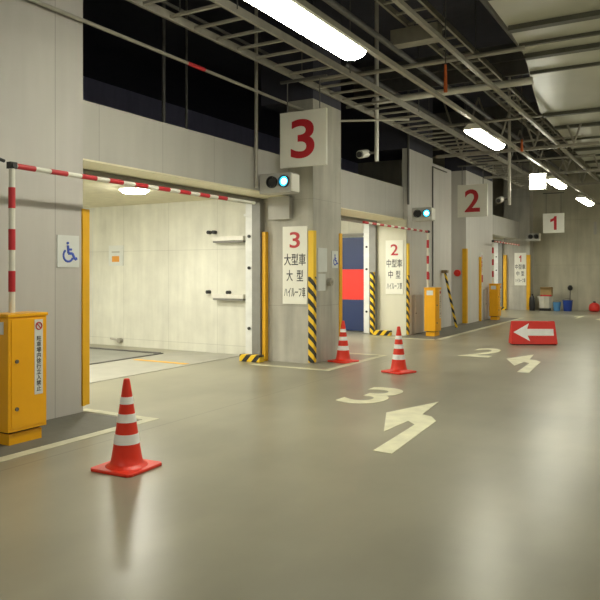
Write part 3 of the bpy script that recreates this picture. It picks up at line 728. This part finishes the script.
def pipe(pts, r, mat, label, group='overhead pipes and conduits', name='conduit', cat='conduit', n=10):
    bm = MB(); path(bm, pts, r, n); return tag(obj(name, bm, M[mat], smooth=True), label, cat, group)
def rail(ext, mat, label, name='steel_channel'):
    bm = MB(); box(bm, *ext); return tag(obj(name, bm, M[mat]), label, 'channel', 'overhead steel channels')
rail((LX - 0.03, LX + 0.03, 1.0, 28.6, 4.08, 4.14), 'steel', 'long steel channel carrying the row of strip lamps')
rail((-2.99, -2.93, 3.0, 28.6, 4.57, 4.63), 'steel', 'long steel channel crossing high right of the lamp row')
lc = pipe([(-5.75, 2.0, 4.24), (-5.75, 10.03, 4.24)], 0.022, 'steel', 'long thin conduit from the top left corner to the pillar marked 3')
bm = MB(); tube(bm, (0, 1.0, 0.022), (0, 1.35, 0.022), 0.026, 10); obj('red_sleeve', bm, M['red_bar'], lc)
pipe([(-6.01, 9.0, 2.85), (-6.01, 9.0, TOP)], 0.03, 'steel', 'vertical conduit in front of the beam left of hanging sign 3')
pipe([(-7.2, 8.2, 3.0), (-7.2, 8.2, TOP)], 0.03, 'steel_dark', 'vertical conduit in the dark gap, left one of a pair')
pipe([(-7.2, 8.75, 3.0), (-7.2, 8.75, TOP)], 0.022, 'steel_dark', 'vertical conduit in the dark gap, right one of a pair')
pipe([(-8.6, 6.0, 5.2), (-6.3, 6.0, 5.2), (-6.3, 9.8, 5.2)], 0.025, 'steel_dark', 'thin bent conduit in the dark gap above the near opening')
pipe([(-6.06, 15.64, 3.15), (-6.06, 15.64, TOP)], 0.028, 'steel_dark', 'vertical conduit at the corner above board 2')
pipe([(-6.08, 17.45, 1.15), (-6.08, 17.45, 4.3), (-6.08, 18.6, 4.3)], 0.018, 'steel_dark', 'thin vertical conduit on the wall between the middle cabinet and the recess')
pipe([(-5.56, 10.3, 4.78), (-2.2, 10.3, 4.78)], 0.035, 'steel', 'pipe crossing overhead just behind hanging sign 3')
pipe([(-5.4, 12.1, 4.78), (-2.45, 12.1, 4.78)], 0.06, 'steel_pale', 'thick pale pipe crossing overhead, below the deck edge')
pipe([(-5.5, 10.9, 4.20), (-4.4, 11.4, 4.20)], 0.02, 'steel_pale', 'pale thin conduit slanting behind hanging sign 3')
pipe([(-4.4, 3.0, 5.25), (-4.4, 28.0, 5.25)], 0.05, 'steel_dark', 'dull pipe running the length of the lane above the lamps')
pipe([(-2.7, 3.0, 5.5), (-2.7, 28.0, 5.5)], 0.07, 'steel_dark', 'thick dull pipe running beside the deck edge')
pipe([(-5.72, 11.5, 5.4), (-5.72, 28.0, 5.4)], 0.05, 'steel_dark', 'dull pipe running above the farther openings')
for k, (y, z, w) in enumerate(((14.2, 5.3, 'fourth'), (16.4, 5.1, 'fifth'), (18.8, 5.0, 'sixth'), (21.4, 4.9, 'seventh'), (24.0, 4.8, 'eighth'))):
    pipe([(-7.0, y, z), (-2.6, y, z)], 0.035, 'steel', '%s cross pipe counted from hanging sign 3 towards the back' % w)
bm = MB(); box(bm, -4.4, -3.6, 10.55, 10.8, 5.25, 5.5); tag(obj('cross_beam', bm, M['steel']), 'short pale cross beam high behind the nearest strip lamp', 'beam')
bm = MB(); box(bm, -6.0, -2.4, 8.6, 8.8, 5.9, 6.2); tag(obj('cross_beam', bm, M['steel_dark']), 'dark cross beam above the nearest strip lamp', 'beam')
for k, y in enumerate((14.6, 19.9, 23.0, 26.4)):
    bm = MB(); box(bm, -7.0, -2.3, y - 0.1, y + 0.1, 5.9, 6.25); box(bm, -7.0, -2.3, y - 0.02, y + 0.02, 5.6, 5.9)
    tag(obj('cross_beam', bm, M['steel_dark']), 'dark %s cross beam under the ceiling towards the back' % ('first', 'second', 'third', 'last')[k], 'beam', 'dark cross beams')
# braces near the back
for k, y in enumerate((17.2, 21.8, 25.0)):
    t = thing('roof_brace', 'slanting steel braces overhead, %s set towards the back' % ('first', 'second', 'third')[k], 'brace', (-3.9, y, 4.3), 0, 'slanting roof braces')
    for j in range(4):
        x = -1.8 + j * 0.9
        bm = MB(); tube(bm, (x, 0, 1.6), (x + 0.45, 0, 0.25), 0.025, 6); tube(bm, (x + 0.45, 0, 0.25), (x + 0.9, 0, 1.6), 0.025, 6); obj('brace_rod', bm, M['steel'], t)
    bm = MB(); box(bm, -2.0, 1.9, -0.03, 0.03, 0.17, 0.24); obj('lower_chord', bm, M['steel'], t)
# droppers with security cameras
def cctv(x, y, z, label_p, label_c):
    bm = MB(); tube(bm, (x, y, z), (x, y, TOP), 0.04, 12); tag(obj('drop_pole', bm, M['steel_pale'], smooth=True), label_p, 'pole', 'drop poles from the ceiling')
    t = thing('security_camera', label_c, 'camera', (x - 0.12, y - 0.04, z + 0.12), math.radians(20), 'security cameras on drop poles')
    t.scale = (1.4, 1.4, 1.4)
    bm = MB(); tube(bm, (0.055, 0.02, 0.03), (-0.02, 0, 0.03), 0.018, 8); obj('bracket', bm, M['steel_dark'], t)
    bm = MB(); tube(bm, (-0.05, 0.04, 0.03), (-0.12, -0.18, -0.02), 0.055, 14); obj('camera_body', bm, M['steel_pale'], t, smooth=True)
    bm = MB(); tube(bm, (-0.121, -0.184, -0.021), (-0.13, -0.21, -0.026), 0.04, 12); obj('camera_lens', bm, M['black'], t)
cctv(-5.27, 11.97, 3.62, 'pale drop pole with camera right of hanging sign 3', 'small security camera on the drop pole right of hanging sign 3')
cctv(-4.3, 18.3, 3.28, 'white drop pole with camera right of hanging sign 2', 'small security camera on the drop pole right of hanging sign 2')
def cord(x, y, z0, z1, label):
    t = thing('warning_cord', label, 'cord', (x, y, z0), 0, 'orange cords near the lamp channel')
    bm = MB(); tube(bm, (0, 0, 0), (0, 0, z1 - z0), 0.03, 8, 0.02); obj('orange_sleeve', bm, M['orange_cord'], t)
    bm = MB(); tube(bm, (0, 0, z1 - z0), (0, 0, TOP - z0), 0.01, 6); obj('wire', bm, M['steel_dark'], t)
cord(-3.22, 9.8, 4.16, 4.56, 'orange hanging cord sleeve between the first and second strip lamps')
cord(-3.22, 14.8, 4.05, 4.30, 'orange hanging cord sleeve just past the second strip lamp')

# ------------------------------------------------------------------ world and view
w = bpy.data.worlds.new('world'); SC.world = w; w.use_nodes = True
w.node_tree.nodes['Background'].inputs[0].default_value = (0.02, 0.02, 0.022, 1)
SC.view_settings.view_transform = 'Standard'; SC.view_settings.look = 'None'
SC.view_settings.exposure = 0.85; SC.view_settings.gamma = 1.0
SC.cycles.use_denoising = True
SC.cycles.max_bounces = 12; SC.cycles.diffuse_bounces = 7
